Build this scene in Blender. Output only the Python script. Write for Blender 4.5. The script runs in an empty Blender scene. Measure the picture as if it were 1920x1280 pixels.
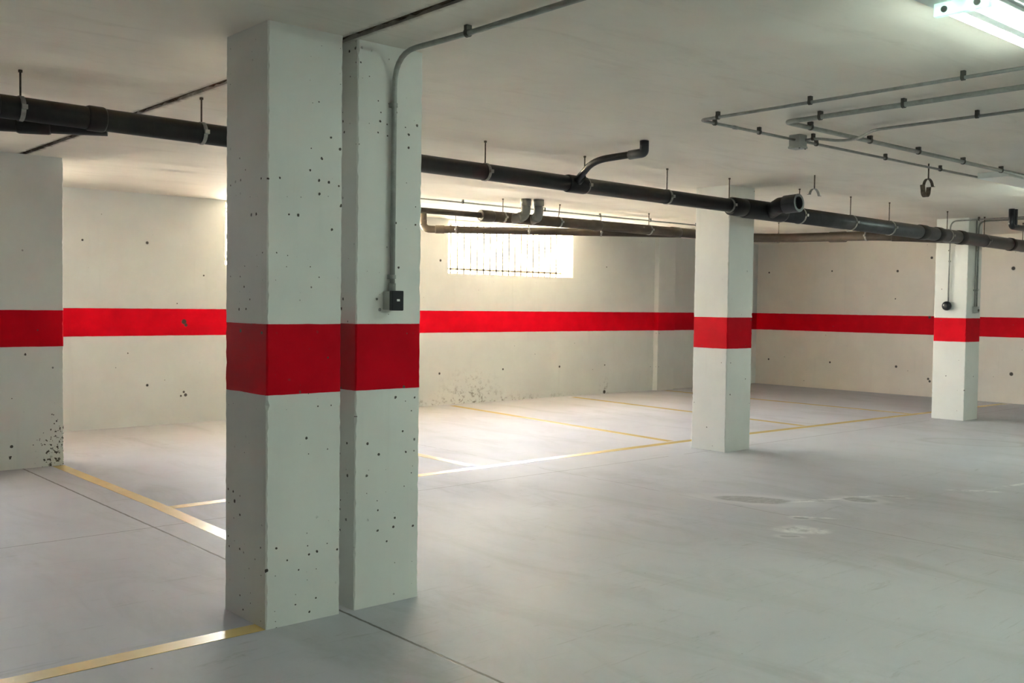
import bpy, bmesh, math, random
from mathutils import Vector, Matrix
random.seed(7)
C = bpy.context.scene
COL = C.collection
PI = math.pi

# ------------------------------------------------------------------ camera
H = 2.666                      # ceiling height
cam_d = bpy.data.cameras.new('camera')
cam_d.sensor_width = 36.0
cam_d.lens = 36.0 * 1884.77 / 1920.0
cam_d.clip_start = 0.05
cam_d.clip_end = 300
cam = bpy.data.objects.new('camera', cam_d)
COL.objects.link(cam)
F = Vector((0.6590872, 0.7511784, -0.0365377))
R = Vector((0.7519308, -0.6591130, 0.0130421))
U = Vector((0.0142855, 0.0360697, 0.9992472))
M = Matrix((R, U, -F)).transposed().to_4x4()
M.translation = Vector((0, 0, 1.45))
cam.matrix_world = M
C.camera = cam

# ------------------------------------------------------------------ colour management
C.view_settings.view_transform = 'Standard'
C.view_settings.look = 'None'
C.view_settings.exposure = 2.88
C.view_settings.gamma = 1.0
C.view_settings.use_curve_mapping = False

# ------------------------------------------------------------------ world: bright overcast sky
SKY = 8.2
w = bpy.data.worlds.new('sky')
C.world = w
w.use_nodes = True
nt = w.node_tree
bg = nt.nodes['Background']
tc = nt.nodes.new('ShaderNodeTexCoord')
sx = nt.nodes.new('ShaderNodeSeparateXYZ')
cr = nt.nodes.new('ShaderNodeValToRGB')
nt.links.new(tc.outputs['Generated'], sx.inputs[0])
nt.links.new(sx.outputs['Z'], cr.inputs[0])
nt.links.new(cr.outputs[0], bg.inputs[0])
cr.color_ramp.elements[0].position = 0.0
cr.color_ramp.elements[0].color = (1.0, 0.98, 0.95, 1)
cr.color_ramp.elements[1].position = 0.85
cr.color_ramp.elements[1].color = (0.36, 0.39, 0.45, 1)
ce = cr.color_ramp.elements.new(.42)
ce.color = (0.86, 0.90, 0.96, 1)
bg.inputs[1].default_value = SKY
# the two seen window openings and the added hidden one are declared as portals so the sky is sampled through them
YB, XR = 11.46, 16.32
# sun over the building's roof: it lights the paving and facades outside, never the inside directly
sd_ = bpy.data.lights.new('sun', 'SUN')
sd_.energy = 172.0
sd_.angle = .01
sd_.color = (1.0, .92, .78)
so_ = bpy.data.objects.new('sun', sd_)
so_.rotation_euler = Vector((-.25, -.62, .75)).to_track_quat('Z', 'Y').to_euler()
COL.objects.link(so_)
WT = 0.30
SILL, LINT = 1.88, 2.655
WIN = [(.9, 2.6), (5.412, 7.93), (8.815, 11.335)]  # first opening is unseen, added to brighten the left of the floor
for (x0, x1) in WIN:
    ld = bpy.data.lights.new('window_portal', 'AREA')
    ld.shape = 'RECTANGLE'
    ld.size = x1 - x0
    ld.size_y = LINT - SILL
    ld.cycles.is_portal = True
    lo = bpy.data.objects.new('window_portal', ld)
    lo.location = ((x0 + x1) / 2, YB + WT, (SILL + LINT) / 2)
    lo.rotation_euler = (-PI / 2, 0, 0)
    COL.objects.link(lo)

# ------------------------------------------------------------------ materials
class N:
    """tiny node helper"""
    def __init__(s, name):
        s.m = bpy.data.materials.new(name)
        s.m.use_nodes = True
        s.t = s.m.node_tree
        s.b = s.t.nodes['Principled BSDF']
        s._pos = None
    def n(s, kind, **kw):
        x = s.t.nodes.new(kind)
        for k, v in kw.items():
            setattr(x, k, v)
        return x
    def link(s, a, b):
        s.t.links.new(a, b)
    @property
    def pos(s):
        if s._pos is None:
            s._pos = s.n('ShaderNodeNewGeometry').outputs['Position']
        return s._pos
    def sep(s, v=None):
        x = s.n('ShaderNodeSeparateXYZ')
        s.link(v or s.pos, x.inputs[0])
        return x.outputs
    def val(s, sock, v):
        if isinstance(v, (int, float)):
            sock.default_value = v
        else:
            s.link(v, sock)
    def math(s, op, a, b=0.0, c=None, clamp=False):
        x = s.n('ShaderNodeMath', operation=op, use_clamp=clamp)
        s.val(x.inputs[0], a)
        s.val(x.inputs[1], b)
        if c is not None:
            s.val(x.inputs[2], c)
        return x.outputs[0]
    def map(s, v, sc=(1, 1, 1), rot=(0, 0, 0), loc=(0, 0, 0), typ='POINT'):
        x = s.n('ShaderNodeMapping', vector_type=typ)
        s.link(v, x.inputs[0])
        x.inputs['Scale'].default_value = sc
        x.inputs['Rotation'].default_value = rot
        x.inputs['Location'].default_value = loc
        return x.outputs[0]
    def noise(s, scale, detail=3, rough=.5, v=None, dist=0.0):
        x = s.n('ShaderNodeTexNoise')
        s.link(v or s.pos, x.inputs['Vector'])
        x.inputs['Scale'].default_value = scale
        x.inputs['Detail'].default_value = detail
        x.inputs['Roughness'].default_value = rough
        x.inputs['Distortion'].default_value = dist
        return x.outputs['Fac']
    def step(s, v, lo, hi, a=0.0, b=1.0):
        x = s.n('ShaderNodeMapRange', interpolation_type='SMOOTHSTEP')
        s.val(x.inputs['Value'], v)
        x.inputs['From Min'].default_value = lo
        x.inputs['From Max'].default_value = hi
        x.inputs['To Min'].default_value = a
        x.inputs['To Max'].default_value = b
        return x.outputs['Result']
    def mix(s, f, a, b):
        x = s.n('ShaderNodeMix', data_type='RGBA')
        s.val(x.inputs[0], f)
        for k, c in ((6, a), (7, b)):
            if isinstance(c, tuple):
                x.inputs[k].default_value = (*c, 1)
            else:
                s.link(c, x.inputs[k])
        return x.outputs[2]
    def bump(s, h, strength=.2, dist=.01, prev=None):
        x = s.n('ShaderNodeBump')
        x.inputs['Strength'].default_value = strength
        x.inputs['Distance'].default_value = dist
        s.link(h, x.inputs['Height'])
        if prev is not None:
            s.link(prev, x.inputs['Normal'])
        return x.outputs[0]
    def out(s, col=None, rough=.5, normal=None, spec=None, metal=None):
        if col is not None:
            if isinstance(col, tuple):
                s.b.inputs['Base Color'].default_value = (*col, 1)
            else:
                s.link(col, s.b.inputs['Base Color'])
        s.val(s.b.inputs['Roughness'], rough)
        if normal is not None:
            s.link(normal, s.b.inputs['Normal'])
        if spec is not None:
            s.val(s.b.inputs['Specular IOR Level'], spec)
        if metal is not None:
            s.val(s.b.inputs['Metallic'], metal)
        return s.m
    def dot(s, p, r, v=None):
        """1 inside a round spot of radius r around the world point p"""
        x = s.n('ShaderNodeVectorMath', operation='DISTANCE')
        s.link(v or s.pos, x.inputs[0])
        x.inputs[1].default_value = p
        return s.step(x.outputs['Value'], r * .7, r * 1.25, 1.0, 0.0)
    def mx(s, vals):
        o = vals[0]
        for q in vals[1:]:
            o = s.math('MAXIMUM', o, q)
        return o

RED = (0.60, 0.001, 0.012)

def concrete_paint(name, white, holes=(), pits=10.0, pitn=.35, chip=None, band=True, rough=.62, pitr=.055, dirt=None):
    k = N(name)
    x, y, z = k.sep()[:3]
    cloud = k.noise(1.7, 5, .6)
    col = k.mix(k.step(cloud, .3, .7), tuple(c * .93 for c in white), white)
    streak = k.noise(3.0, 4, .6, k.map(k.pos, (3, 3, .25)))
    col = k.mix(k.step(streak, .58, .8, 0, .10), col, (.42, .40, .36))
    # small air pits, only some cells carry one
    vo = k.n('ShaderNodeTexVoronoi')
    cmb = k.n('ShaderNodeCombineXYZ')          # unrolled around the vertical faces
    k.link(k.math('ADD', x, y), cmb.inputs[0])
    k.link(z, cmb.inputs[1])
    vo.voronoi_dimensions = '2D'
    k.link(cmb.outputs[0], vo.inputs['Vector'])
    vo.inputs['Scale'].default_value = pits
    cs = k.n('ShaderNodeSeparateColor')
    k.link(vo.outputs['Color'], cs.inputs[0])
    has = k.step(cs.outputs[0], 1 - pitn, 1 - pitn + .04)
    clump = k.step(k.noise(2.6, 2), .42, .52)
    rad = k.math('MULTIPLY', k.math('POWER', cs.outputs[1], 1.6), pitr)
    rad = k.math('MULTIPLY', rad, k.step(k.noise(60, 2), .3, .7, .6, 1.35))
    pit = k.math('LESS_THAN', vo.outputs['Distance'], rad)
    pit = k.math('MULTIPLY', k.math('MULTIPLY', pit, has), clump)
    marks = [pit] + [k.dot(p, r) for p, r in holes]
    if band:
        wob = k.math('MULTIPLY', k.math('SUBTRACT', k.noise(9, 3), .5), .006)
        zz = k.math('ADD', z, wob)
        b = k.math('MULTIPLY', k.math('GREATER_THAN', zz, 1.038), k.math('LESS_THAN', zz, 1.351))
        redc = k.mix(k.step(k.noise(5, 4), .35, .7), tuple(c * .88 for c in RED), RED)
        col = k.mix(b, col, redc)
    if chip:
        (cx, cy, cz), r = chip
        d = k.n('ShaderNodeVectorMath', operation='DISTANCE')
        k.link(k.map(k.pos, (1, 1, .55)), d.inputs[0])
        d.inputs[1].default_value = (cx, cy, cz * .55)
        near = k.step(d.outputs['Value'], r * .2, r, 1, 0)
        nn = k.noise(28, 3, .7)
        ch = k.math('GREATER_THAN', k.math('ADD', nn, k.math('MULTIPLY', near, .16)), .72)
        marks.append(k.math('MULTIPLY', ch, k.math('GREATER_THAN', near, .02)))
    mk = k.mx(marks)
    col = k.mix(mk, col, (.085, .075, .062))
    if dirt:
        for (p, r, sc) in dirt:
            d = k.n('ShaderNodeVectorMath', operation='DISTANCE')
            k.link(k.map(k.pos, sc), d.inputs[0])
            d.inputs[1].default_value = tuple(a * b for a, b in zip(p, sc))
            near = k.step(d.outputs['Value'], 0, r, 1, 0)
            f = k.math('MULTIPLY', k.step(k.noise(16, 5, .75), .50, .66), near)
            col = k.mix(k.math('MULTIPLY', f, .55), col, (.16, .12, .08))
    h = k.math('SUBTRACT', k.math('MULTIPLY', k.noise(22, 4, .6), .25), mk)
    nm = k.bump(h, .45, .006)
    nm = k.bump(cloud, .25, .02, nm)
    return k.out(col, rough, nm, k.math('SUBTRACT', .35, k.math('MULTIPLY', b, .27)) if band else .35)

WHITE = (.84, .845, .805)
def P(x, y, z): return (x, y, z)
holes_back = [(P(a, YB, b), r) for a, b, r in [
    (4.469, 2.105, .017), (4.469, .468, .015), (4.927, .334, .02), (4.905, .37, .014), (4.87, .325, .012), (4.907, 1.199, .03), (4.93, 1.16, .02),
    (8.682, 2.067, .018), (8.684, .454, .017), (9.881, .477, .015), (11.063, .48, .018), (12.101, .475, .012), (12.11, 2.09, .010),
    (12.101, .03, .03), (3.75, 2.10, .012), (5.15, 1.75, .010)]]
holes_right = [(P(XR, a, b), r) for a, b, r in [
    (11.2, 2.124, .017), (9.867, 2.132, .015), (8.617, 2.111, .022), (8.022, 2.323, .022), (6.701, 2.122, .03), (11.17, .477, .018),
    (9.865, .484, .018), (8.599, .476, .022), (8.027, .30, .02), (8.00, .262, .02), (6.683, .463, .03), (8.03, 1.33, .022),
    (8.644, 1.637, .012), (7.3, 1.9, .012)]]
M_wall = concrete_paint('painted_wall_concrete', WHITE, holes_back, 7, .10, dirt=[((9.25, YB, .12), .8, (1, 1, 1.6)), ((9.0, YB, .03), .9, (.5, 1, 5)), ((12.1, YB, .06), .18, (1, 1, .6)), ((9.9, YB, .0), 1.0, (.4, 1, 10))])
M_wallr = concrete_paint('painted_side_wall_concrete', (.90, .835, .75), holes_right, 7, .08)
M_plain = concrete_paint('painted_rear_wall_concrete', WHITE, (), 7, .08)
M_pier = concrete_paint('painted_pier_concrete', WHITE, (), 19, .45, pitr=.14)
M_pier_mid = concrete_paint('painted_distant_pier_concrete', WHITE, (), 12, .16, pitr=.11)
M_pier_left = concrete_paint('painted_chipped_pier_concrete', WHITE, (), 9, .25, chip=((2.83, 9.14, .05), .36), pitr=.14)

def floor_material():
    k = N('trowelled_floor_concrete')
    x, y, z = k.sep()[:3]
    cl = k.noise(.7, 6, .62, dist=.4)
    big = k.noise(.25, 3, .5)
    sw = k.noise(2.2, 6, .7, k.map(k.pos, (1, .35, 1), (0, 0, .5)), .8)
    col = k.mix(k.step(cl, .32, .68), (.445, .442, .472), (.522, .518, .552))
    col = k.mix(k.step(sw, .45, .70, 0, .75), col, (.385, .39, .40))
    col = k.mix(k.step(big, .42, .62, 0, .4), col, (.53, .54, .56))
    # fine trowel scuffs
    sc = k.noise(5, 5, .75, k.map(k.pos, (.35, 3.2, 1), (0, 0, .78)), 1.2)
    col = k.mix(k.step(sc, .58, .72, 0, .6), col, (.33, .33, .325))
    pin = k.noise(26, 2, .5)
    col = k.mix(k.step(pin, .76, .79, 0, .6), col, (.22, .20, .18))
    # saw cuts and cracks (world lines)
    wob = k.math('MULTIPLY', k.math('SUBTRACT', k.noise(1.3, 4, .7), .5), .10)
    wob2 = k.math('MULTIPLY', k.math('SUBTRACT', k.noise(12, 3, .7), .5), .012)
    def line(c, at, hw, wo):
        d = k.math('ABSOLUTE', k.math('SUBTRACT', k.math('ADD', c, wo), at))
        return k.step(d, hw * .5, hw * 1.3, 1, 0)
    brk = k.step(k.noise(3.1, 2), .40, .46)
    l1 = line(x, 2.495, .008, wob2)
    l2 = k.math('MULTIPLY', line(y, 6.29, .0055, wob2), k.math('GREATER_THAN', k.noise(1.1, 2), .36))
    l3 = k.math('MULTIPLY', line(x, 6.08, .006, wob), brk)
    lm = k.math('MAXIMUM', k.math('MAXIMUM', l1, k.math('MULTIPLY', l2, .8)), k.math('MULTIPLY', l3, .5))
    col = k.mix(k.math('MULTIPLY', lm, .85), col, (.10, .088, .075))
    # dried water marks: dark pools with pale mineral rims
    dn = k.n('ShaderNodeTexNoise')
    k.link(k.pos, dn.inputs['Vector'])
    dn.inputs['Scale'].default_value = 5.0
    dn.inputs['Detail'].default_value = 4
    off = k.n('ShaderNodeVectorMath', operation='MULTIPLY_ADD')
    k.link(dn.outputs['Color'], off.inputs[0])
    off.inputs[1].default_value = (.10, .10, 0)
    k.link(k.pos, off.inputs[2])
    wp0 = off.outputs[0]
    def ell(cx, cy, rx, ry, ang, v=None):
        # ellipse field: <1 inside
        m1 = k.map(v or wp0, (1, 1, 0), (0, 0, 0), (-cx - .05, -cy - .05, 0))
        m2 = k.map(m1, (1, 1, 1), (0, 0, -ang))
        m3 = k.map(m2, (1 / rx, 1 / ry, 0))
        ln = k.n('ShaderNodeVectorMath', operation='LENGTH')
        k.link(m3, ln.inputs[0])
        return ln.outputs['Value']
    pools = [(6.37, 4.47, .30, .13, -1.01, .62), (7.02, 3.97, .13, .085, -1.1, .55), (5.76, 3.68, .085, .075, -.8, .5), (5.52, 3.60, .06, .035, -.7, .32), (6.09, 3.87, .06, .04, -1, .3), (7.33, 3.87, .10, .03, -1.0, .4), (6.70, 4.17, .09, .03, -.9, .3)]
    for cx, cy, rx, ry, an, dk in pools:
        e = ell(cx, cy, rx, ry, an)
        rim = k.math('MULTIPLY', k.step(e, .9, 1.1), k.step(e, 1.25, 2.1, 1, 0))
        col = k.mix(k.math('MULTIPLY', rim, .35), col, (.70, .69, .68))
        body = k.math('MULTIPLY', k.step(e, .85, 1.02, 1, 0), k.step(k.noise(9, 5, .75, k.map(k.pos, (1, 3.5, 1), (0, 0, .55))), .36, .60, .35, 1))
        col = k.mix(k.math('MULTIPLY', body, dk), col, (.235, .225, .21))
    # thin pale mineral trail
    trails = [(6.75, 4.15, .30, .028, -.30), (7.22, 3.98, .32, .022, -.50), (6.17, 3.82, .22, .02, -1.0), (8.12, 3.58, .22, .05, -.9), (8.60, 3.50, .38, .03, -.15), (5.75, 3.66, .20, .12, -.8)]
    for cx, cy, rx, ry, an in trails:
        e = ell(cx, cy, rx, ry, an)
        f = k.math('MULTIPLY', k.step(e, .6, 1.2, 1, 0), k.step(k.noise(7, 4, .7), .38, .6))
        col = k.mix(k.math('MULTIPLY', f, .8), col, (.78, .78, .77))
    e = ell(11.13, 4.93, .55, .28, -1.03)
    ring = k.math('MULTIPLY', k.step(e, .80, .97), k.step(e, .99, 1.2, 1, 0))
    col = k.mix(k.math('MULTIPLY', ring, .35), col, (.27, .26, .245))
    col = k.mix(k.math('MULTIPLY', k.step(e, .6, 1.0, 1, 0), .12), col, (.33, .32, .30))
    h = k.math('SUBTRACT', k.math('MULTIPLY', sw, .3), lm)
    nm = k.bump(h, .25, .004)
    nm = k.bump(k.noise(14, 4, .6), .10, .003, nm)
    ro = k.step(cl, .3, .7, .52, .66)
    return k.out(col, ro, nm, .33)
M_floor = floor_material()

def ceiling_material():
    k = N('board_marked_ceiling_concrete')
    x, y, z = k.sep()[:3]
    cl = k.noise(.9, 6, .6, dist=.5)
    st = k.noise(2.0, 6, .7, k.map(k.pos, (.7, 3.0, 1), (0, 0, .12)), .7)
    col = k.mix(k.step(cl, .3, .7), (.80, .755, .68), (.87, .825, .745))
    col = k.mix(k.step(st, .50, .78, 0, .45), col, (.66, .61, .53))
    # brown crumbly stain hugging the expansion joint
    d = k.math('ABSOLUTE', k.math('SUBTRACT', x, 2.505))
    dj = k.math('ADD', d, k.math('MULTIPLY', k.math('SUBTRACT', k.noise(9, 5, .75), .5), .09))
    f = k.math('MULTIPLY', k.step(dj, .018, .060, 1, 0), k.step(k.noise(1.1, 3), .36, .60, .35, 1))
    col = k.mix(k.math('MULTIPLY', f, .85), col, (.13, .10, .07))
    und = k.noise(1.1, 2, .5, k.map(k.pos, (.55, 1.5, 1), (0, 0, .12)))
    nm = k.bump(und, .75, .06)
    nm = k.bump(st, .28, .010, nm)
    nm = k.bump(k.noise(30, 3), .10, .003, nm)
    return k.out(col, .72, nm, .25)
M_ceil = ceiling_material()

def simple(name, col, rough=.5, metal=0, spec=.5, var=.06, scale=8, bump=0.0):
    k = N(name)
    nz = k.noise(scale, 4, .6)
    c = k.mix(k.step(nz, .3, .7), tuple(v * (1 - var) for v in col), tuple(min(1, v * (1 + var)) for v in col))
    nm = k.bump(k.noise(scale * 6, 3), bump, .002) if bump else None
    return k.out(c, rough, nm, spec, metal)

M_joint = simple('crumbling_joint_filler', (.10, .075, .05), .95, spec=.1, var=.6, scale=25, bump=.8)
def pipe_mat(name, col, rough, spec=.2):
    k = N(name)
    x, y, z = k.sep()[:3]
    nz = k.noise(6, 4, .65)
    c = k.mix(k.step(nz, .3, .7), tuple(v * .85 for v in col), tuple(v * 1.15 for v in col))
    # settled dust on upward faces
    g = k.n('ShaderNodeNewGeometry')
    nx = k.sep(g.outputs['Normal'])[2]
    f = k.math('MULTIPLY', k.step(nx, .15, .9), k.step(k.noise(11, 3), .3, .6, .4, .8))
    c = k.mix(f, c, (.055, .038, .018))
    return k.out(c, rough, k.bump(k.noise(40, 2), .05, .002), spec)
M_pipe = pipe_mat('dark_grey_plastic', (.018, .0178, .0180), .42)
M_pipe3 = pipe_mat('worn_grey_plastic', (.050, .051, .055), .36, .4)
M_pipe2 = pipe_mat('mid_grey_plastic', (.075, .060, .048), .42)
M_elbow = pipe_mat('pale_grey_plastic', (.20, .20, .19), .40)
M_clampm = simple('galvanised_strap', (.32, .31, .29), .42, .7, var=.15, scale=30)
M_rod = simple('rusty_threaded_steel', (.11, .09, .065), .6, .6, var=.3, scale=50)
M_cond = simple('galvanised_conduit', (.34, .35, .335), .38, .75, var=.12, scale=20)
M_cond_dk = simple('dull_grey_conduit', (.33, .345, .32), .42, .25, var=.12, scale=20)
M_clip = simple('dark_saddle_clip', (.09, .088, .075), .5, .5)
M_boxg = simple('grey_plastic_box', (.42, .44, .42), .45)
M_black = simple('black_plastic', (.012, .014, .018), .3)
M_tag = simple('white_print', (.75, .75, .75), .5)
M_lampw = simple('white_enamel', (.78, .84, .82), .35, var=.02)
M_yellow = None
def line_mat():
    k = N('yellow_line_paint')
    c = k.mix(k.step(k.noise(3.5, 4, .6), .3, .7), (.66, .45, .07), (.76, .54, .11))
    c = k.mix(k.step(k.noise(13, 4, .7), .66, .80, 0, .5), c, (.45, .40, .30))
    k.b.inputs['Coat Weight'].default_value = 1.0
    k.b.inputs['Coat IOR'].default_value = 1.7
    k.b.inputs['Coat Roughness'].default_value = .27
    return k.out(c, .42, k.bump(k.noise(18, 3), .05, .002), .6)
M_yellow = line_mat()
def tube_mat():
    m = bpy.data.materials.new('lit_fluorescent_tube')
    m.use_nodes = True
    b = m.node_tree.nodes['Principled BSDF']
    b.inputs['Base Color'].default_value = (.9, .95, .95, 1)
    b.inputs['Emission Color'].default_value = (.82, 1.0, .885, 1)
    b.inputs['Emission Strength'].default_value = 8.7
    return m
M_tube = tube_mat()
def cap_mat():
    m = bpy.data.materials.new('milky_end_cap')
    m.use_nodes = True
    nt_ = m.node_tree
    b = nt_.nodes['Principled BSDF']
    b.inputs['Base Color'].default_value = (.85, .92, .90, 1)
    b.inputs['Roughness'].default_value = .4
    tr = nt_.nodes.new('ShaderNodeBsdfTranslucent')
    tr.inputs[0].default_value = (.85, .97, .93, 1)
    mx_ = nt_.nodes.new('ShaderNodeMixShader')
    mx_.inputs[0].default_value = .65
    nt_.links.new(b.outputs[0], mx_.inputs[1])
    nt_.links.new(tr.outputs[0], mx_.inputs[2])
    nt_.links.new(mx_.outputs[0], nt_.nodes['Material Output'].inputs[0])
    return m
M_cap = cap_mat()
M_grille = simple('grille_steel', (.14, .12, .08), .5, .3)
M_render = simple('cream_reveal_plaster', (.80, .70, .50), .8, var=.05, scale=4, bump=.2)

# ------------------------------------------------------------------ mesh helpers
class MB:
    def __init__(s):
        s.v, s.f, s.sm = [], [], []
    def add(s, vs, fs, smooth=False):
        o = len(s.v)
        s.v += [Vector(p) for p in vs]
        s.f += [tuple(i + o for i in f) for f in fs]
        s.sm += [smooth] * len(fs)
        return s
    def box(s, a, b):
        x0, y0, z0 = a
        x1, y1, z1 = b
        s.add([(x0, y0, z0), (x1, y0, z0), (x1, y1, z0), (x0, y1, z0), (x0, y0, z1), (x1, y0, z1), (x1, y1, z1), (x0, y1, z1)],
              [(0, 3, 2, 1), (4, 5, 6, 7), (0, 1, 5, 4), (1, 2, 6, 5), (2, 3, 7, 6), (3, 0, 4, 7)])
        return s
    def tube(s, pts, r, seg=16, caps=True, rr=None):
        pts = [Vector(p) for p in pts]
        n = len(pts)
        tang = []
        for i in range(n):
            a = pts[max(0, i - 1)]
            b = pts[min(n - 1, i + 1)]
            tang.append((b - a).normalized())
        up = Vector((0, 0, 1)) if abs(tang[0].z) < .9 else Vector((1, 0, 0))
        u = tang[0].cross(up).normalized()
        vs, fs = [], []
        for i in range(n):
            t = tang[i]
            u = (u - t * u.dot(t)).normalized()
            w_ = t.cross(u)
            rad = rr[i] if rr else r
            for j in range(seg):
                a = 2 * PI * j / seg
                vs.append(pts[i] + (u * math.cos(a) + w_ * math.sin(a)) * rad)
        for i in range(n - 1):
            for j in range(seg):
                k = (j + 1) % seg
                fs.append((i * seg + j, i * seg + k, (i + 1) * seg + k, (i + 1) * seg + j))
        s.add(vs, fs, True)
        if caps:
            o = len(s.v) - n * seg
            s.f.append(tuple(o + j for j in reversed(range(seg))))
            s.f.append(tuple(o + (n - 1) * seg + j for j in range(seg)))
            s.sm += [False, False]
        return s
    def hollow(s, a, b, ro, ri, seg=24):
        """a pipe end you can look into"""
        a, b = Vector(a), Vector(b)
        t = (b - a).normalized()
        up = Vector((0, 0, 1)) if abs(t.z) < .9 else Vector((1, 0, 0))
        u = t.cross(up).normalized()
        w_ = t.cross(u)
        rings = [(a, ro), (b, ro), (b, ri), (a, ri)]
        vs = [c + (u * math.cos(2 * PI * j / seg) + w_ * math.sin(2 * PI * j / seg)) * r for c, r in rings for j in range(seg)]
        fs = []
        for i in range(4):
            i2 = (i + 1) % 4
            for j in range(seg):
                k = (j + 1) % seg
                fs.append((i * seg + j, i * seg + k, i2 * seg + k, i2 * seg + j))
        s.add(vs, fs, False)
        return s
    def strip(s, pts, width, thick, side):
        """flat metal strap following pts; side = constant direction of its width"""
        pts = [Vector(p) for p in pts]
        side = Vector(side).normalized()
        n = len(pts)
        vs, fs = [], []
        for i in range(n):
            t = (pts[min(n - 1, i + 1)] - pts[max(0, i - 1)]).normalized()
            o = t.cross(side).normalized()
            for a, b in ((-1, -1), (1, -1), (1, 1), (-1, 1)):
                vs.append(pts[i] + side * (a * width / 2) + o * (b * thick / 2))
        for i in range(n - 1):
            for j in range(4):
                k = (j + 1) % 4
                fs.append((i * 4 + j, i * 4 + k, (i + 1) * 4 + k, (i + 1) * 4 + j))
        fs += [(3, 2, 1, 0), tuple((n - 1) * 4 + j for j in range(4))]
        s.add(vs, fs, False)
        return s

def fillet(pts, r, seg=7):
    pts = [Vector(p) for p in pts]
    out = [pts[0]]
    for i in range(1, len(pts) - 1):
        a, b, c = pts[i - 1], pts[i], pts[i + 1]
        d1, d2 = (a - b), (c - b)
        l = min(r, d1.length * .49, d2.length * .49)
        p, q = b + d1.normalized() * l, b + d2.normalized() * l
        for k in range(seg + 1):
            t = k / seg
            out.append(p * (1 - t) ** 2 + b * 2 * t * (1 - t) + q * t * t)
    out.append(pts[-1])
    return out

def obj(name, mb, mat, parent=None, loc=None, bevel=0, label=None):
    """one mesh object; mb is in world coordinates"""
    me = bpy.data.meshes.new(name)
    base = Vector(loc) if loc is not None else Vector((0, 0, 0))
    if parent is not None:
        base = Vector(ORG[parent.name])
    me.from_pydata([tuple(p - base) for p in mb.v], [], mb.f)
    me.update()
    bm = bmesh.new()
    bm.from_mesh(me)
    bmesh.ops.recalc_face_normals(bm, faces=bm.faces)
    bm.to_mesh(me)
    bm.free()
    for p, sm in zip(me.polygons, mb.sm):
        p.use_smooth = sm
    me.materials.append(mat)
    o = bpy.data.objects.new(name, me)
    COL.objects.link(o)
    if parent is not None:
        o.parent = parent
    else:
        o.location = base
    ORG[o.name] = tuple(base)
    if bevel:
        bv = o.modifiers.new('bevel', 'BEVEL')
        bv.width = bevel
        bv.segments = 2
        bv.limit_method = 'ANGLE'
    if label:
        o['label'] = label
    return o
ORG = {}

def thing(name, label, cat, loc, group=None):
    o = bpy.data.objects.new(name, None)
    o.empty_display_size = .1
    COL.objects.link(o)
    o.location = loc
    ORG[o.name] = tuple(loc)
    return tag(o, label, cat, group)

def tag(o, label, cat, group=None):
    o['label'] = label
    o['category'] = cat
    if group:
        o['group'] = group
    return o

def struct(name, mb, mat, parent=None, loc=None):
    o = obj(name, mb, mat, parent, loc)
    if parent is None:
        o['kind'] = 'structure'
    return o

# ------------------------------------------------------------------ room shell
XL, YF = -6.5, -8.0
struct('floor', MB().box((XL - .3, YF - .3, -.25), (XR + .3, YB + WT, 0)), M_floor)
JX0, JX1 = 2.480, 2.530
cb = MB()
cb.box((XL - .3, YF - .3, H), (JX0, YB + WT, H + .3))
cb.box((JX1, YF - .3, H), (XR + .3, YB + WT, H + .3))
ceil = struct('ceiling', cb, M_ceil)
# ragged filler inside the expansion joint
jb = MB()
yy = YF - .3
pv, pf = [], []
i = 0
while yy < 9.5:
    zz = H + .010 + random.uniform(-.004, .012)
    pv += [(JX0 - .001, yy, zz), (2.505, yy, zz + random.uniform(-.006, .01)), (JX1 + .001, yy, zz + random.uniform(-.004, .008)), (JX1 + .001, yy, H + .29), (JX0 - .001, yy, H + .29)]
    if i:
        a, b = (i - 1) * 5, i * 5
        for q in range(5):
            r_ = (q + 1) % 5
            pf.append((a + q, a + r_, b + r_, b + q))
    i += 1
    yy += random.uniform(.03, .07)
pf += [(0, 1, 2, 3, 4), tuple((i - 1) * 5 + q for q in (4, 3, 2, 1, 0))]
jb.add(pv, pf)
obj('expansion_joint', jb, M_joint, ceil)
struct('trim_1', MB().box((JX0, 9.5, H), (JX1, YB + WT, H + .3)), M_ceil)

wb = MB()
xs = [XL - .3] + [v for ww in WIN for v in ww] + [XR + .3]
wb.box((xs[0], YB, 0), (xs[-1], YB + WT, SILL))
for a, b in zip(xs[0::2], xs[1::2]):
    wb.box((a, YB, SILL), (b, YB + WT, H))
for a, b in WIN:
    wb.box((a, YB, LINT), (b, YB + WT, H))
struct('wall_back', wb, M_wall)
struct('wall_right', MB().box((XR, YF - .3, 0), (XR + .3, YB, H)), M_wallr)
struct('wall_left', MB().box((XL - .3, YF - .3, 0), (XL, YB, H)), M_plain)
struct('wall_front', MB().box((XL, YF - .3, 0), (XR, YF, H)), M_plain)
# shallow pilaster on the back wall
pl = obj('wall_pilaster', MB().box((13.31, YB - .10, 0), (13.75, YB + .001, H)), M_wall, None, (13.53, YB - .1, 0), .006)
tag(pl, 'shallow white wall pilaster crossed by the red stripe, right of the barred window', 'pilaster')

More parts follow.
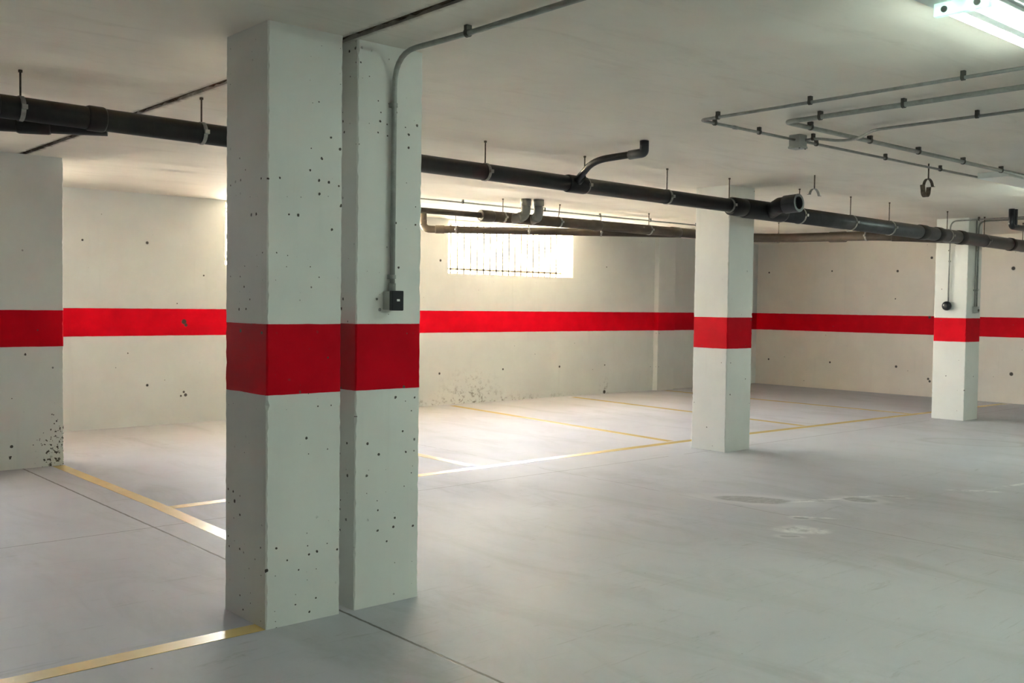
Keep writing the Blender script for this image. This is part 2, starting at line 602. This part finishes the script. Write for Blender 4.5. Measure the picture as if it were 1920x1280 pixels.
# window linings, sills and grilles
for n, (a, b) in enumerate(WIN, 0):
    t = .012
    fr = MB()
    fr.box((a, YB + .004, SILL), (a + t, YB + WT, LINT))
    fr.box((b - t, YB + .004, SILL), (b, YB + WT, LINT))
    fr.box((a + t, YB + .004, SILL), (b - t, YB + WT, SILL + t))
    fr.box((a + t, YB + .004, LINT - t), (b - t, YB + WT, LINT))
    wo = struct('window_%d' % (n or 3), fr, M_render, None, ((a + b) / 2, YB, SILL))  # number three is the added, hidden opening
    g = MB()
    gy = YB + WT - .03
    g.box((a, gy - .008, SILL + .07), (b, gy + .008, SILL + .10))
    g.box((a, gy - .008, LINT - .07), (b, gy + .008, LINT - .052))
    nb = 20
    for i in range(1, nb):
        xx = a + (b - a) * i / nb
        g.box((xx - .012, gy - .008, SILL + .01), (xx + .012, gy + .008, LINT - .01))
    gr = obj('window_grille', g, M_grille, wo)

# ------------------------------------------------------------------ outside the windows
GZ = 1.55
M_ground = simple('pale_outdoor_paving', (.62, .58, .50), .85, var=.06, scale=3)
struct('ground', MB().box((-40, YB + WT, GZ - .2), (70, 60, GZ)), M_ground)
fac = thing('neighbouring_building', 'pale yellow rendered building with orange panels seen through the window bars', 'building', (14, 30, GZ))
M_fac = simple('pale_yellow_render', (.80, .74, .54), .85, var=.04, scale=1.5)
M_org = simple('terracotta_panel', (.75, .30, .18), .8)
M_wht = simple('white_render', (.85, .84, .82), .8)
M_dkw = simple('window_glass_dark', (.30, .33, .36), .2)
obj('facade', MB().box((2, 30, GZ), (26.2, 38, GZ + 5.2)), M_fac, fac)
for i in range(9):
    xx = 4.6 + i * 2.5
    obj('window_pane', MB().box((xx, 29.96, GZ + 1.0), (xx + 1.0, 30.02, GZ + 2.2)), M_dkw, fac)
    if i % 2 == 0:
        obj('panel', MB().box((xx + 1.2, 29.95, GZ + 1.6), (xx + 2.0, 30.02, GZ + 3.0)), M_org, fac)
tw = thing('banded_tower', 'white tower with red bands standing right of the yellow building behind the bars', 'tower', (31.4, 34, GZ))
obj('shaft', MB().box((28.7, 32, GZ), (30.6, 35, GZ + 9)), M_wht, tw)
for z0 in (.9, 2.4, 3.9, 5.6):
    obj('band', MB().box((28.65, 31.95, GZ + z0), (30.65, 35.05, GZ + z0 + .6)), M_org, tw)
fn = thing('mesh_fence', 'thin welded wire fence standing outside behind the window grille', 'fence', (9, 14.6, GZ))
M_wire = simple('green_grey_wire', (.34, .34, .22), .6)
fm = MB()
fx = 3.0
while fx < 20:
    fm.box((fx, 14.597, GZ + .05), (fx + .005, 14.603, GZ + 2.0))
    fx += .09
for i in range(9):
    zf = GZ + .1 + i * .2
    fm.box((3, 14.600, zf), (20, 14.606, zf + .005))
obj('wire_panel', fm, M_wire, fn)
for i in range(8):
    xx = 3.2 + i * 2.35
    obj('post', MB().tube([(xx, 14.62, GZ), (xx, 14.62, GZ + 2.05)], .024, 10), M_wire, fn)

# ------------------------------------------------------------------ concrete piers
def pier(x0, x1, y0, y1, mat, label, jit=.0016, seedv=1, z0=0):
    rnd = random.Random(seedv)
    ch = .006
    prof = [(x0 + ch, y0), (x1 - ch, y0), (x1, y0 + ch), (x1, y1 - ch), (x1 - ch, y1), (x0 + ch, y1), (x0, y1 - ch), (x0, y0 + ch)]
    rows = 110
    vs, fs = [], []
    for i in range(rows + 1):
        zz = z0 + (H - z0) * i / rows
        jj = [rnd.gauss(0, jit) for _ in range(4)]
        if rnd.random() < .10:
            jj[rnd.randrange(4)] += .006
        foot = .004 * math.exp(-zz / .03)
        for q, (px, py) in enumerate(prof):
            cxm, cym = (x0 + x1) / 2, (y0 + y1) / 2
            j = jj[{0: 0, 7: 0, 1: 1, 2: 1, 3: 2, 4: 2, 5: 3, 6: 3}[q]] - foot
            dx = -j if px > cxm else j
            dy = -j if py > cym else j
            if q in (0, 1, 4, 5):
                vs.append((px + dx, py, zz))
            else:
                vs.append((px, py + dy, zz))
    for i in range(rows):
        for q in range(8):
            k = (q + 1) % 8
            fs.append((i * 8 + q, i * 8 + k, (i + 1) * 8 + k, (i + 1) * 8 + q))
    fs += [tuple(reversed(range(8))), tuple(rows * 8 + q for q in range(8))]
    o = obj('concrete_column', MB().add(vs, fs), mat, None, ((x0 + x1) / 2, (y0 + y1) / 2, z0))
    tag(o, label, 'column')
    return o
pier(2.090, 2.466, 4.006, 4.410, M_pier, 'left of the two large twin white columns in front, dark red stripe, many small air pits', seedv=3)
pier(2.545, 2.915, 4.006, 4.410, M_pier, 'right of the two large twin white columns in front, carrying the conduit and black socket', seedv=4)
pier(8.224, 8.639, 6.120, 6.544, M_pier_mid, 'white column with red stripe standing alone in the middle distance', seedv=5)
pier(13.172, 13.576, 5.985, 6.422, M_pier_mid, 'farthest white column at right, with round black alarm and push button', seedv=6)
pier(2.10, 2.830, 9.140, 9.55, M_pier_left, 'broad white column at the left edge, chipped and pitted at its foot', seedv=8)

# ------------------------------------------------------------------ floor markings
def line(pts, wd, label, z=.0015):
    mb = MB()
    (x0, y0), (x1, y1) = pts
    d = Vector((x1 - x0, y1 - y0, 0)).normalized()
    nn = Vector((-d.y, d.x, 0)) * wd / 2
    L = math.hypot(x1 - x0, y1 - y0)
    n = max(2, int(L / .06))
    vs, fs = [], []
    for i in range(n + 1):
        c = Vector((x0, y0, 0)) + d * L * i / n
        e1, e2 = random.uniform(-.0015, .0015), random.uniform(-.0015, .0015)
        a = c + nn * (1 + e1 / wd * 2)
        b = c - nn * (1 + e2 / wd * 2)
        vs += [(a.x, a.y, 0.0), (b.x, b.y, 0.0), (b.x, b.y, z), (a.x, a.y, z)]
    for i in range(n):
        for q in range(4):
            k = (q + 1) % 4
            fs.append((i * 4 + q, i * 4 + k, (i + 1) * 4 + k, (i + 1) * 4 + q))
    fs += [(0, 1, 2, 3), tuple(n * 4 + q for q in (3, 2, 1, 0))]
    mb.add(vs, fs)
    o = obj('parking_line', mb, M_yellow, None, ((x0 + x1) / 2, (y0 + y1) / 2, 0))
    return tag(o, label, 'floor marking', 'yellow parking bay lines')
LW = .10
line([(2.78, 9.13), (2.78, 6.93 - LW / 2)], LW, 'yellow line running from the left edge column towards the twin columns')
line([(2.78 + LW / 2, 6.93 - .11), (8.55, 6.93 - .03)], LW, 'long line passing behind the twin columns to the middle column, glaring white with window light')
line([(8.55, 6.90), (16.2, 6.72)], LW, 'long yellow line from the middle column to behind the farthest column')
line([(2.78, 6.93 - LW / 2), (2.72, 4.41)], LW, 'short yellow line running into the rear of the twin columns')
line([(5.66, 6.98), (5.72, 11.3)], LW, 'bay divider seen immediately right of the twin columns, meeting the long line', .0013)
line([(8.42, 6.98), (8.80, 11.3)], LW, 'bay divider below the barred window, ending at the long line beside the middle column', .0013)
line([(10.90, 6.93), (11.22, 11.3)], LW, 'bay divider passing behind the middle column', .0013)
line([(13.42, 6.85), (13.47, 11.3)], LW, 'farthest thin yellow bay divider near the right wall', .0013)
line([(-1.5, 4.06), (2.09, 4.06)], LW, 'bottom left yellow line ending at the near foot of the left twin column')

# ------------------------------------------------------------------ drainage
DY = 5.80
def mz(x):                      # falling centre height of the main drain
    return 2.460 - (x - 1.6) * .0082
def collar(par, a, b, r, mat, name='coupling', seg=28):
    a, b = Vector(a), Vector(b)
    d = (b - a).normalized()
    e = .012
    obj(name, MB().tube([a, a + d * e, b - d * e, b], r, seg, True, [r * .93, r, r, r * .93]), mat, par)
def clampring(par, c, r, axis, name='clamp'):
    c, axis = Vector(c), Vector(axis).normalized()
    up = Vector((0, 0, 1))
    s_ = axis.cross(up).normalized()
    pts = [c + (s_ * math.cos(a) + up * math.sin(a)) * (r + .003) for a in [2 * PI * k / 28 for k in range(29)]]
    o = MB().strip(pts, .024, .004, axis)
    for sg in (-1, 1):
        q = c + s_ * sg * (r + .016)
        o.box((q.x - .014, q.y - .010, q.z - .012), (q.x + .014, q.y + .010, q.z + .012))
    return obj(name, o, M_clampm, par)

main = thing('drain_pipe', 'long dark drain pipe hanging under the ceiling across the whole view', 'pipe', (6, DY, mz(6)))
x_w = 8.02
obj('pipe_run', MB().tube([(-3.0, DY, mz(-3.0)), (x_w, DY, mz(x_w))], .0625, 32), M_pipe, main)
obj('pipe_run', MB().tube([(x_w, DY, mz(x_w) - .008), (XR - .02, DY, mz(XR) - .008)], .080, 32), M_pipe3, main, label='thicker lower stretch of the pipe')
for a, b, r, dz in [(1.92, 2.02, .070, 0), (1.40, 1.47, .069, 0), (7.80, 8.02, .086, -.004), (11.45, 11.62, .089, -.008), (11.86, 12.0, .089, -.008), (12.45, 12.60, .088, -.008), (13.95, 14.05, .088, -.008)]:
    collar(main, (a, DY, mz(a) + dz), (b, DY, mz(b) + dz), r, M_pipe)
# wye with open cleanout stub pointing to the camera side
wz = mz(8.2)
wy = obj('junction', MB().tube([(7.98, DY, wz - .005), (8.02, DY, wz - .006), (8.62, DY, wz - .01), (8.66, DY, wz - .01)], .09, 32, True, [.08, .092, .092, .084]), M_pipe, main)
st_a, st_b = Vector((8.42, DY - .02, wz - .01)), Vector((8.16, 5.50, wz + .012))
obj('branch_stub', MB().tube([st_a, st_a.lerp(st_b, .7), st_b, Vector((8.15, 5.34, wz + .018))], .074, 28), M_pipe, main)
eb = Vector((8.15, 5.34, wz + .018))
obj('open_socket', MB().hollow(eb + Vector((0, .09, -.004)), eb + Vector((0, -.055, .003)), .085, .060, 32), M_pipe3, main, label='open grey socket end of the branch')
obj('bore_disc', MB().tube([eb + Vector((0, -.012, 0)), eb + Vector((0, -.014, 0))], .0595, 28), M_black, main)  # black disc set inside the open socket, darkening its bore
# left branch converging into the main pipe
obj('side_branch', MB().tube(fillet([(-2.5, 6.12, 2.425), (1.40, 6.12, 2.415), (2.05, 5.84, 2.425)], .25), .050, 24), M_pipe, main, label='second darker pipe converging from behind at the left')
collar(main, (1.62, 6.025, 2.418), (1.78, 5.956, 2.42), .057, M_pipe)

def hanger(x, y, zc, r, label, group, axis=(1, 0, 0), clamp=True, lean=0.0, ring='full'):
    t = thing('pipe_hanger', label, 'pipe hanger', (x, y, H), group)
    top = zc + r
    obj('threaded_rod', MB().tube([(x + lean, y, H - .0005), (x, y, top + .004)], .0052, 8), M_rod, t)
    obj('anchor_nut', MB().tube([(x + lean, y, H - .001), (x + lean, y, H - .014)], .011, 6), M_rod, t)
    if clamp:
        clampring(t, (x, y, zc), r, axis)
    return t
G1 = 'hangers of the long dark drain pipe'
hs = [(1.58, 'hanger of the drain pipe nearest the left edge of the view', 0), (2.59, 'hanger of the drain pipe immediately left of the twin columns', 0),
      (4.80, 'first hanger of the drain pipe to the right of the twin columns', 0), (5.85, 'hanger of the drain pipe where the bent grey branch joins', 0),
      (6.88, 'hanger of the drain pipe between the bent grey branch and the middle column', 0), (7.78, 'hanger rod of the drain pipe crossing the top of the middle column', 0),
      (8.95, 'drain pipe hanger directly right of the open grey socket, beside the loose half clamp', -.0), (9.93, 'second drain pipe hanger right of the open grey socket', 0),
      (10.76, 'third drain pipe hanger right of the open grey socket', 0), (12.17, 'drain pipe hanger above the pale couplings, left of the farthest column', 0),
      (13.20, 'drain pipe hanger in front of the farthest column', 0), (14.4, 'drain pipe hanger at the right edge of the view', 0)]
for x, lb, le in hs:
    big = x > x_w
    hanger(x, DY, mz(x) - (.008 if big else 0), .080 if big else .0625, lb, G1)
hanger(1.40, 6.12, 2.415, .050, 'short leaning rod hanger of the second pipe at the far left', None, lean=-.03)

# bent grey branch from the ceiling into the main pipe
br = thing('bent_branch_pipe', 'thin grey pipe leaving the ceiling and bending down into the dark drain pipe', 'pipe', (5.70, 4.98, H))
bp = fillet([(5.62, 4.96, H - .001), (5.62, 4.96, H - .085), (5.56, 5.42, H - .105), (5.70, 5.73, 2.45)], .14, 8)
obj('pipe_run', MB().tube(bp, .026, 20), M_pipe, br)
obj('ceiling_socket', MB().tube([(5.62, 4.96, H - .001), (5.62, 4.96, H - .075)], .034, 20), M_pipe3, br)
obj('elbow', MB().tube(fillet([(5.62, 4.96, H - .045), (5.62, 4.96, H - .088), (5.605, 5.09, H - .093)], .04, 6), .034, 20), M_pipe3, br)
sad = MB().tube([(5.64, DY, mz(5.6)), (5.66, DY, mz(5.6)), (5.84, DY, mz(5.8)), (5.86, DY, mz(5.8))], .07, 28, True, [.066, .071, .071, .066])
obj('saddle_joint', sad, M_pipe, br)
obj('saddle_socket', MB().tube([(5.735, DY - .02, 2.43), (5.70, 5.68, 2.478)], .036, 18), M_pipe, br)

# loose half clamps left on their rods
def half_hanger(x, y, drop, label, strap):
    t = thing('open_pipe_hanger', label, 'pipe hanger', (x, y, H))
    zt = H - drop
    obj('threaded_rod', MB().tube([(x, y, H - .0005), (x, y, zt)], .006, 8), M_rod, t)
    r = .078
    pts = [(x, y + r * math.cos(a), zt - r * 1.0 + r * math.sin(a)) for a in [PI * (.08 + .84 * k / 16) for k in range(17)]]
    pts = [(x - 0.0, pts[0][1] + .022, pts[0][2])] + pts + [(x, pts[-1][1] - .022, pts[-1][2])]
    d = Vector((.75, -.66, 0))
    # ring plane faces along the missing pipe, which ran towards the camera side
    pp = []
    for (a, b, c) in pts:
        off = b - y
        pp.append(Vector((x, y, 0)) + Vector((1, 0, 0)) * (-off) + Vector((0, 0, c)))
    obj('half_clamp', MB().strip(pp, .024, .004, (0, 1, 0)), M_clampm if not strap else M_rod, t)
    if strap:
        b0 = pp[-1]
        b0 = min(pp, key=lambda v: v.x)
        q = [b0 + Vector((.0, 0, .0))]
        r2 = .045
        for k in range(13):
            a = PI + PI * k / 12
            q.append(b0 + Vector((r2 + .012 + r2 * math.cos(a), 0, -.045 + r2 * 1.1 * math.sin(a))))
        q.append(q[-1] + Vector((.008, 0, .035)))
        obj('hanging_strap', MB().strip(q, .040, .005, (0, 1, 0)), M_rod, t)
half_hanger(8.13, 5.115, .125, 'empty half clamp on a rod right above the open grey socket', False)
half_hanger(8.13, 4.045, .125, 'empty hanger with a hooked strap dangling, by itself below the thin conduit', True)

# rear collector
rp = thing('rear_drain_pipe', 'thick brownish drain pipe running behind the long one and joining it at right', 'pipe', (9, 8.72, 2.45))
ZR = 2.45
obj('pipe_run', MB().tube(fillet([(7.28, 8.80, ZR), (11.9, 8.70, ZR), (12.32, 8.25, ZR - .005), (12.42, 6.85, ZR - .025), (12.95, 5.84, mz(12.9) - .005)], .22), .062, 28), M_pipe2, rp)
obj('reducer_run', MB().tube([(5.3, 8.90, ZR + .008), (7.30, 8.80, ZR + .004)], .032, 20), M_pipe2, rp, label='thinner stretch at the left')
for a, b, r in [((7.22, 8.80, ZR), (7.40, 8.795, ZR), .066), ((8.98, 8.763, ZR), (9.12, 8.76, ZR), .068), ((10.45, 8.73, ZR), (10.62, 8.728, ZR), .068), ((12.40, 7.55, ZR - .016), (12.41, 7.30, ZR - .02), .072)]:
    collar(rp, a, b, r, M_pipe2)
collar(rp, (12.50, 6.70, ZR - .03), (12.66, 6.42, ZR - .038), .072, M_pipe2)
dg = thing('diagonal_drain_pipe', 'brown grey pipe crossing diagonally in front of the barred window, elbow at its left end', 'pipe', (9, 10, ZR))
obj('pipe_run', MB().tube(fillet([(7.93, 10.86, H - .001), (7.93, 10.86, ZR - .012), (8.15, 10.70, ZR - .012), (10.75, 8.80, ZR - .012)], .10), .049, 24), M_pipe2, dg)
collar(dg, (7.93, 10.86, ZR + .11), (7.93, 10.86, ZR + .04), .056, M_pipe2)
collar(dg, (8.06, 10.765, ZR - .012), (8.16, 10.69, ZR - .012), .055, M_pipe2)
dd = Vector((2.60, -1.90, 0)).normalized()
for s_, lb in ((8.28, 'hanger ring on the left end of the diagonal pipe'), (9.07, 'hanger ring on the middle of the diagonal pipe in front of the window'), (9.86, 'hanger ring on the right half of the diagonal pipe')):
    yv = 10.70 - (s_ - 8.15) * (1.90 / 2.60)
    hanger(s_, yv, ZR - .012, .049, lb, 'hangers of the diagonal pipe', axis=dd)
for x, lb in ((7.55, 'rear pipe hanger left of the two grey elbows'), (8.42, 'rear pipe hanger right of the two grey elbows, rod slightly leaning'), (10.02, 'rear pipe hanger closest to the middle column, on its left side')):
    hanger(x, 8.80 - (x - 7.28) * .0217, ZR, .062, lb, 'hangers of the rear drain pipe', lean=.02 if x == 8.42 else 0)
hanger(12.30, 8.30, ZR - .005, .062, 'rear pipe hanger just right of the middle column', 'hangers of the rear drain pipe', axis=(.2, -1, 0))
hanger(12.41, 7.00, ZR - .022, .062, 'rear pipe hanger on the stretch between the middle and farthest columns', 'hangers of the rear drain pipe', axis=(.1, -1, 0))
# two soil elbows coming down onto the rear collector
for nm, x, y, bend in (('left', 7.765, 8.64, -1), ('right', 7.905, 8.575, 1)):
    t = thing('drop_elbow', '%s one of the two pale grey elbows dropping from the ceiling onto the rear pipe' % nm, 'pipe fitting', (x, y, H), 'paired drop elbows')
    if bend < 0:
        path = fillet([(x, y, H), (x, y, ZR + .01), (x - .10, y + .13, ZR - .005)], .08, 8)
    else:
        path = fillet([(x, y, H), (x, y, ZR + .02), (x + .10, y + .24, ZR - .01)], .07, 8)
    obj('bend', MB().tube(path, .055, 24), M_elbow, t)
    obj('collar', MB().tube([(x, y, H), (x, y, H - .075)], .062, 24), M_elbow, t)
    q = path[-3]
    obj('socket', MB().tube([path[-4], path[-2]], .061, 24), M_elbow, t)

# black double hose elbow at the right edge
hz = thing('black_hose_pair', 'pair of black pipes dropping from the ceiling and turning right at the right edge', 'pipe', (12.42, 5.12, H))
for dx in (0, .085):
    pth = fillet([(12.375 + dx, 5.12, H), (12.375 + dx, 5.12, 2.455 + (0 if dx == 0 else .0)), (14.2, 5.12, 2.45)], .05)
    if dx:
        pth = [(12.375 + dx, 5.12, H), (12.375 + dx, 5.12, 2.47)]
    obj('hose', MB().tube(pth, .034, 18), M_black, hz)

# ------------------------------------------------------------------ conduits
CZ = H - .036
def conduit(label, pts, r, clips, mat, bendr=.09, loc=None, name='conduit', couplers=()):
    t = thing(name, label, 'conduit', loc or tuple(pts[0]))
    obj('tube', MB().tube(fillet(pts, bendr), r, 16), mat, t)
    for c, ax, wall in clips:      # clip at c, tube axis, wall direction
        c, ax, wl = Vector(c), Vector(ax).normalized(), Vector(wall).normalized()
        sd = ax.cross(wl).normalized()
        o = MB()
        pts_ = [c + (sd * math.cos(a) - wl * math.sin(a)) * (r + .003) for a in [PI * k / 12 for k in range(13)]]
        pts_ = [pts_[0] + wl * .012] + pts_ + [pts_[-1] + wl * .012]
        o.strip(pts_, .018, .004, ax)
        gap = .036 if abs(wl.z) > .5 else .022
        # spacer block between the tube and the slab
        hb = (r + .002)
        a_ = c + wl * (r * .8)
        b_ = c + wl * (gap - .001)
        ext = sd * hb + ax * .010
        vs = []
        for base in (a_, b_):
            for p, q in ((-1, -1), (1, -1), (1, 1), (-1, 1)):
                vs.append(base + sd * (hb * p) + ax * (.010 * q))
        o.add(vs, [(0, 1, 2, 3), (7, 6, 5, 4), (0, 4, 5, 1), (1, 5, 6, 2), (2, 6, 7, 3), (3, 7, 4, 0)])
        obj('clip', o, M_clip if abs(wl.z) > .5 else mat, t)
    for a, b in couplers:
        obj('coupler', MB().tube([a, b], r + .003, 16), mat, t)
    return t
UPW = (0, 0, 1)
cy = 4.006 - .022
conduit('grey conduit running down the front of the right twin column from the ceiling', [(2.765, -1.0, CZ), (2.765, 3.50, CZ), (2.735, cy, CZ), (2.732, cy, 1.50)], .0125,
        [((2.765, 3.47, CZ), (0, 1, 0), UPW), ((2.765, 2.62, CZ), (0, 1, 0), UPW), ((2.733, cy, 2.386), (0, 0, 1), (0, 1, 0)), ((2.732, cy, 1.575), (0, 0, 1), (0, 1, 0))], M_cond_dk, .16)
conduit('thinner pale ceiling conduit making the outer corner of the nested pair', [(5.10, -3.0, CZ), (5.10, 4.04, CZ), (8.965, 4.02, CZ)], .0095,
        [((5.10, y, CZ), (0, 1, 0), UPW) for y in (3.90, 3.25, 2.37, 1.5)] + [((x, 4.04 - (x - 5.1) * .005, CZ), (1, 0, 0), UPW) for x in (5.25, 5.73, 6.42, 7.39, 8.29)], M_cond, .05,
        couplers=[((5.45, 4.04, CZ), (5.49, 4.04, CZ))])
conduit('thick ceiling conduit making the inner corner of the nested pair', [(5.53, -3.0, CZ), (5.53, 3.70, CZ), (12.0, 3.68, CZ)], .015,
        [((5.53, y, CZ), (0, 1, 0), UPW) for y in (3.45, 2.91, 1.9)] + [((x, 3.69, CZ), (1, 0, 0), UPW) for x in (5.80, 6.55, 7.25, 7.98, 8.68, 9.4)], M_cond_dk, .05)
conduit('thin ceiling conduit hopping over the thick one from the small square box', [(6.22, 4.00, CZ), (6.20, 3.90, CZ), (6.30, 3.78, CZ - .02), (6.30, 3.64, CZ - .022), (6.17, 3.45, CZ), (6.15, -3.0, CZ)], .0095,
        [((6.20, 3.92, CZ), (0, 1, 0), UPW), ((6.16, 2.77, CZ), (0, 1, 0), UPW), ((6.15, 1.6, CZ), (0, 1, 0), UPW)], M_cond, .06)
conduit('very thin conduit high on the ceiling behind the rear pipe', [(5.3, 9.24, CZ), (12.4, 9.20, CZ)], .0085,
        [((x, 9.22, CZ), (1, 0, 0), UPW) for x in (6.0, 7.3, 8.6, 9.6, 10.6, 11.6)], M_cond_dk)
jb_ = thing('junction_box', 'small square pale grey junction box on the ceiling where thin conduits meet', 'junction box', (6.19, 4.03, H))
obj('box', MB().box((6.145, 3.990, H - .080), (6.235, 4.080, H)), M_boxg, jb_, bevel=.004)
obj('lid', MB().box((6.141, 3.986, H - .095), (6.239, 4.084, H - .078)), M_boxg, jb_, bevel=.004)
for a in (-.035, .035):
    obj('screw', MB().tube([(6.19 + a, 3.998, H - .095), (6.19 + a, 3.998, H - .099)], .006, 10), M_clip, jb_)

# socket box on the right twin column
so = thing('wall_socket', 'small black faced socket box above the red stripe on the right twin column', 'socket', (2.735, 4.0, 1.46))
obj('back_box', MB().box((2.692, 3.945, 1.418), (2.752, 4.005, 1.506)), M_boxg, so, bevel=.004)
obj('black_cover', MB().box((2.690, 3.920, 1.415), (2.755, 3.948, 1.509)), M_black, so, bevel=.004)
obj('print_mark', MB().box((2.715, 3.9185, 1.459), (2.731, 3.9205, 1.469)), M_tag, so)
obj('tube_fitting', MB().tube([(2.732, cy, 1.545), (2.732, cy, 1.500)], .017, 16), M_cond_dk, so)

# farthest column: siren and push button
conduit('thin pale conduit on the left face of the farthest column', [(13.150, -1.0, CZ), (13.150, 6.222, CZ), (13.150, 6.222, 1.55)], .009,
        [((13.150, 6.222, 2.10), (0, 0, 1), (1, 0, 0)), ((13.150, 5.85, CZ), (0, 1, 0), UPW)], M_cond, .10)
conduit('darker conduit on the front face of the farthest column', [(13.41, -1.0, CZ), (13.41, 5.963, CZ), (13.41, 5.963, 1.50)], .011,
        [((13.41, 5.963, 2.32), (0, 0, 1), (0, 1, 0)), ((13.41, 5.963, 1.72), (0, 0, 1), (0, 1, 0)), ((13.41, 5.5, CZ), (0, 1, 0), UPW)], M_cond_dk, .10)
conduit('pale vertical conduit beside the darker one on the farthest column', [(13.355, 5.966, H - .01), (13.355, 5.966, 1.50)], .008,
        [((13.355, 5.966, 1.72), (0, 0, 1), (0, 1, 0))], M_cond, .05)
sr = thing('alarm_sounder', 'round black alarm sounder on the left face of the farthest column', 'alarm', (13.17, 6.24, 1.51))
obj('base_plate', MB().tube([(13.172, 6.235, 1.51), (13.145, 6.235, 1.51)], .050, 28), M_black, sr)
obj('dome', MB().tube([(13.146, 6.235, 1.51), (13.12, 6.235, 1.51), (13.105, 6.235, 1.51), (13.098, 6.235, 1.51)], .06, 32, True, [.062, .060, .048, .02]), M_black, sr)
bx = thing('push_button_box', 'small grey push button box above the red stripe on the farthest column', 'button box', (13.385, 5.98, 1.46))
obj('housing', MB().box((13.335, 5.935, 1.42), (13.435, 5.984, 1.505)), M_boxg, bx, bevel=.005)
obj('button', MB().tube([(13.40, 5.936, 1.455), (13.40, 5.926, 1.455)], .018, 16), M_clip, bx)

# ------------------------------------------------------------------ fluorescent fixtures
def fixture(x0, x1, yc, label, group='fluorescent ceiling fixtures', lit=True, lead=.16):
    t = thing('fluorescent_fixture', label, 'ceiling light', ((x0 + x1) / 2, yc, H), group)
    hw, hb = .135, .105
    zt = H - .001
    zb = zt - .050
    obj('base_tray', MB().box((x0, yc - hw, zb), (x1, yc + hw, zt)), M_lampw, t, bevel=.004)
    # reflector: shallow wings either side of a central spine
    a, b = x0 + lead, x1 - .16
    prof = [(-hb, zb), (-hb, zb - .012), (-hb + .004, zb - .014), (-.032, zb - .006), (-.020, zb - .036), (.020, zb - .036), (.032, zb - .006), (hb - .004, zb - .014), (hb, zb - .012), (hb, zb)]
    n = len(prof)
    vs = [(xx, yc + p, q) for xx in (a, b) for p, q in prof]
    fs = [(i, (i + 1) % n, n + (i + 1) % n, n + i) for i in range(n)] + [tuple(reversed(range(n))), tuple(range(n, 2 * n))]
    obj('reflector', MB().add(vs, fs), M_lampw, t)
    for e0, e1 in ((a - .03, a), (b, b + .03)):
        obj('end_plate', MB().box((e0, yc - hb, zb - .050), (e1, yc + hb, zb)), M_cap, t, bevel=.004)
        for s in (-1, 1):
            obj('lamp_holder', MB().tube([(e0 - .006, yc + s * .062, zb - .028), (e1 + .012, yc + s * .062, zb - .028)], .012, 16), M_boxg, t)
    for s in (-1, 1):
        obj('fluorescent_tube', MB().tube([(a + .01, yc + s * .062, zb - .030), (b - .01, yc + s * .062, zb - .030)], .013, 14), M_tube, t)
fixture(2.70, 5.04, 1.76, 'big lit fluorescent fixture at the top right corner of the view', lead=1.08)
fixture(8.97, 11.55, 3.88, 'farther fluorescent fixture at the right edge, its pale tray starting where the thin conduit ends', lead=1.03)
for x0, yc, lb in ((3.3, -1.4, 'added unseen fluorescent fixture behind the viewpoint to the right'), (12.2, -1.6, 'added unseen fluorescent fixture far out of the view to the right'), (14.0, .8, 'added unseen fluorescent fixture out to the right near the side wall'), (.6, -1.4, 'added unseen fluorescent fixture straight behind the viewpoint'), (2.2, -5.6, 'added unseen fluorescent fixture near the front wall')):
    fixture(x0, x0 + 1.52, yc, lb)  # extra fixtures out of view, added to light column fronts and right wall
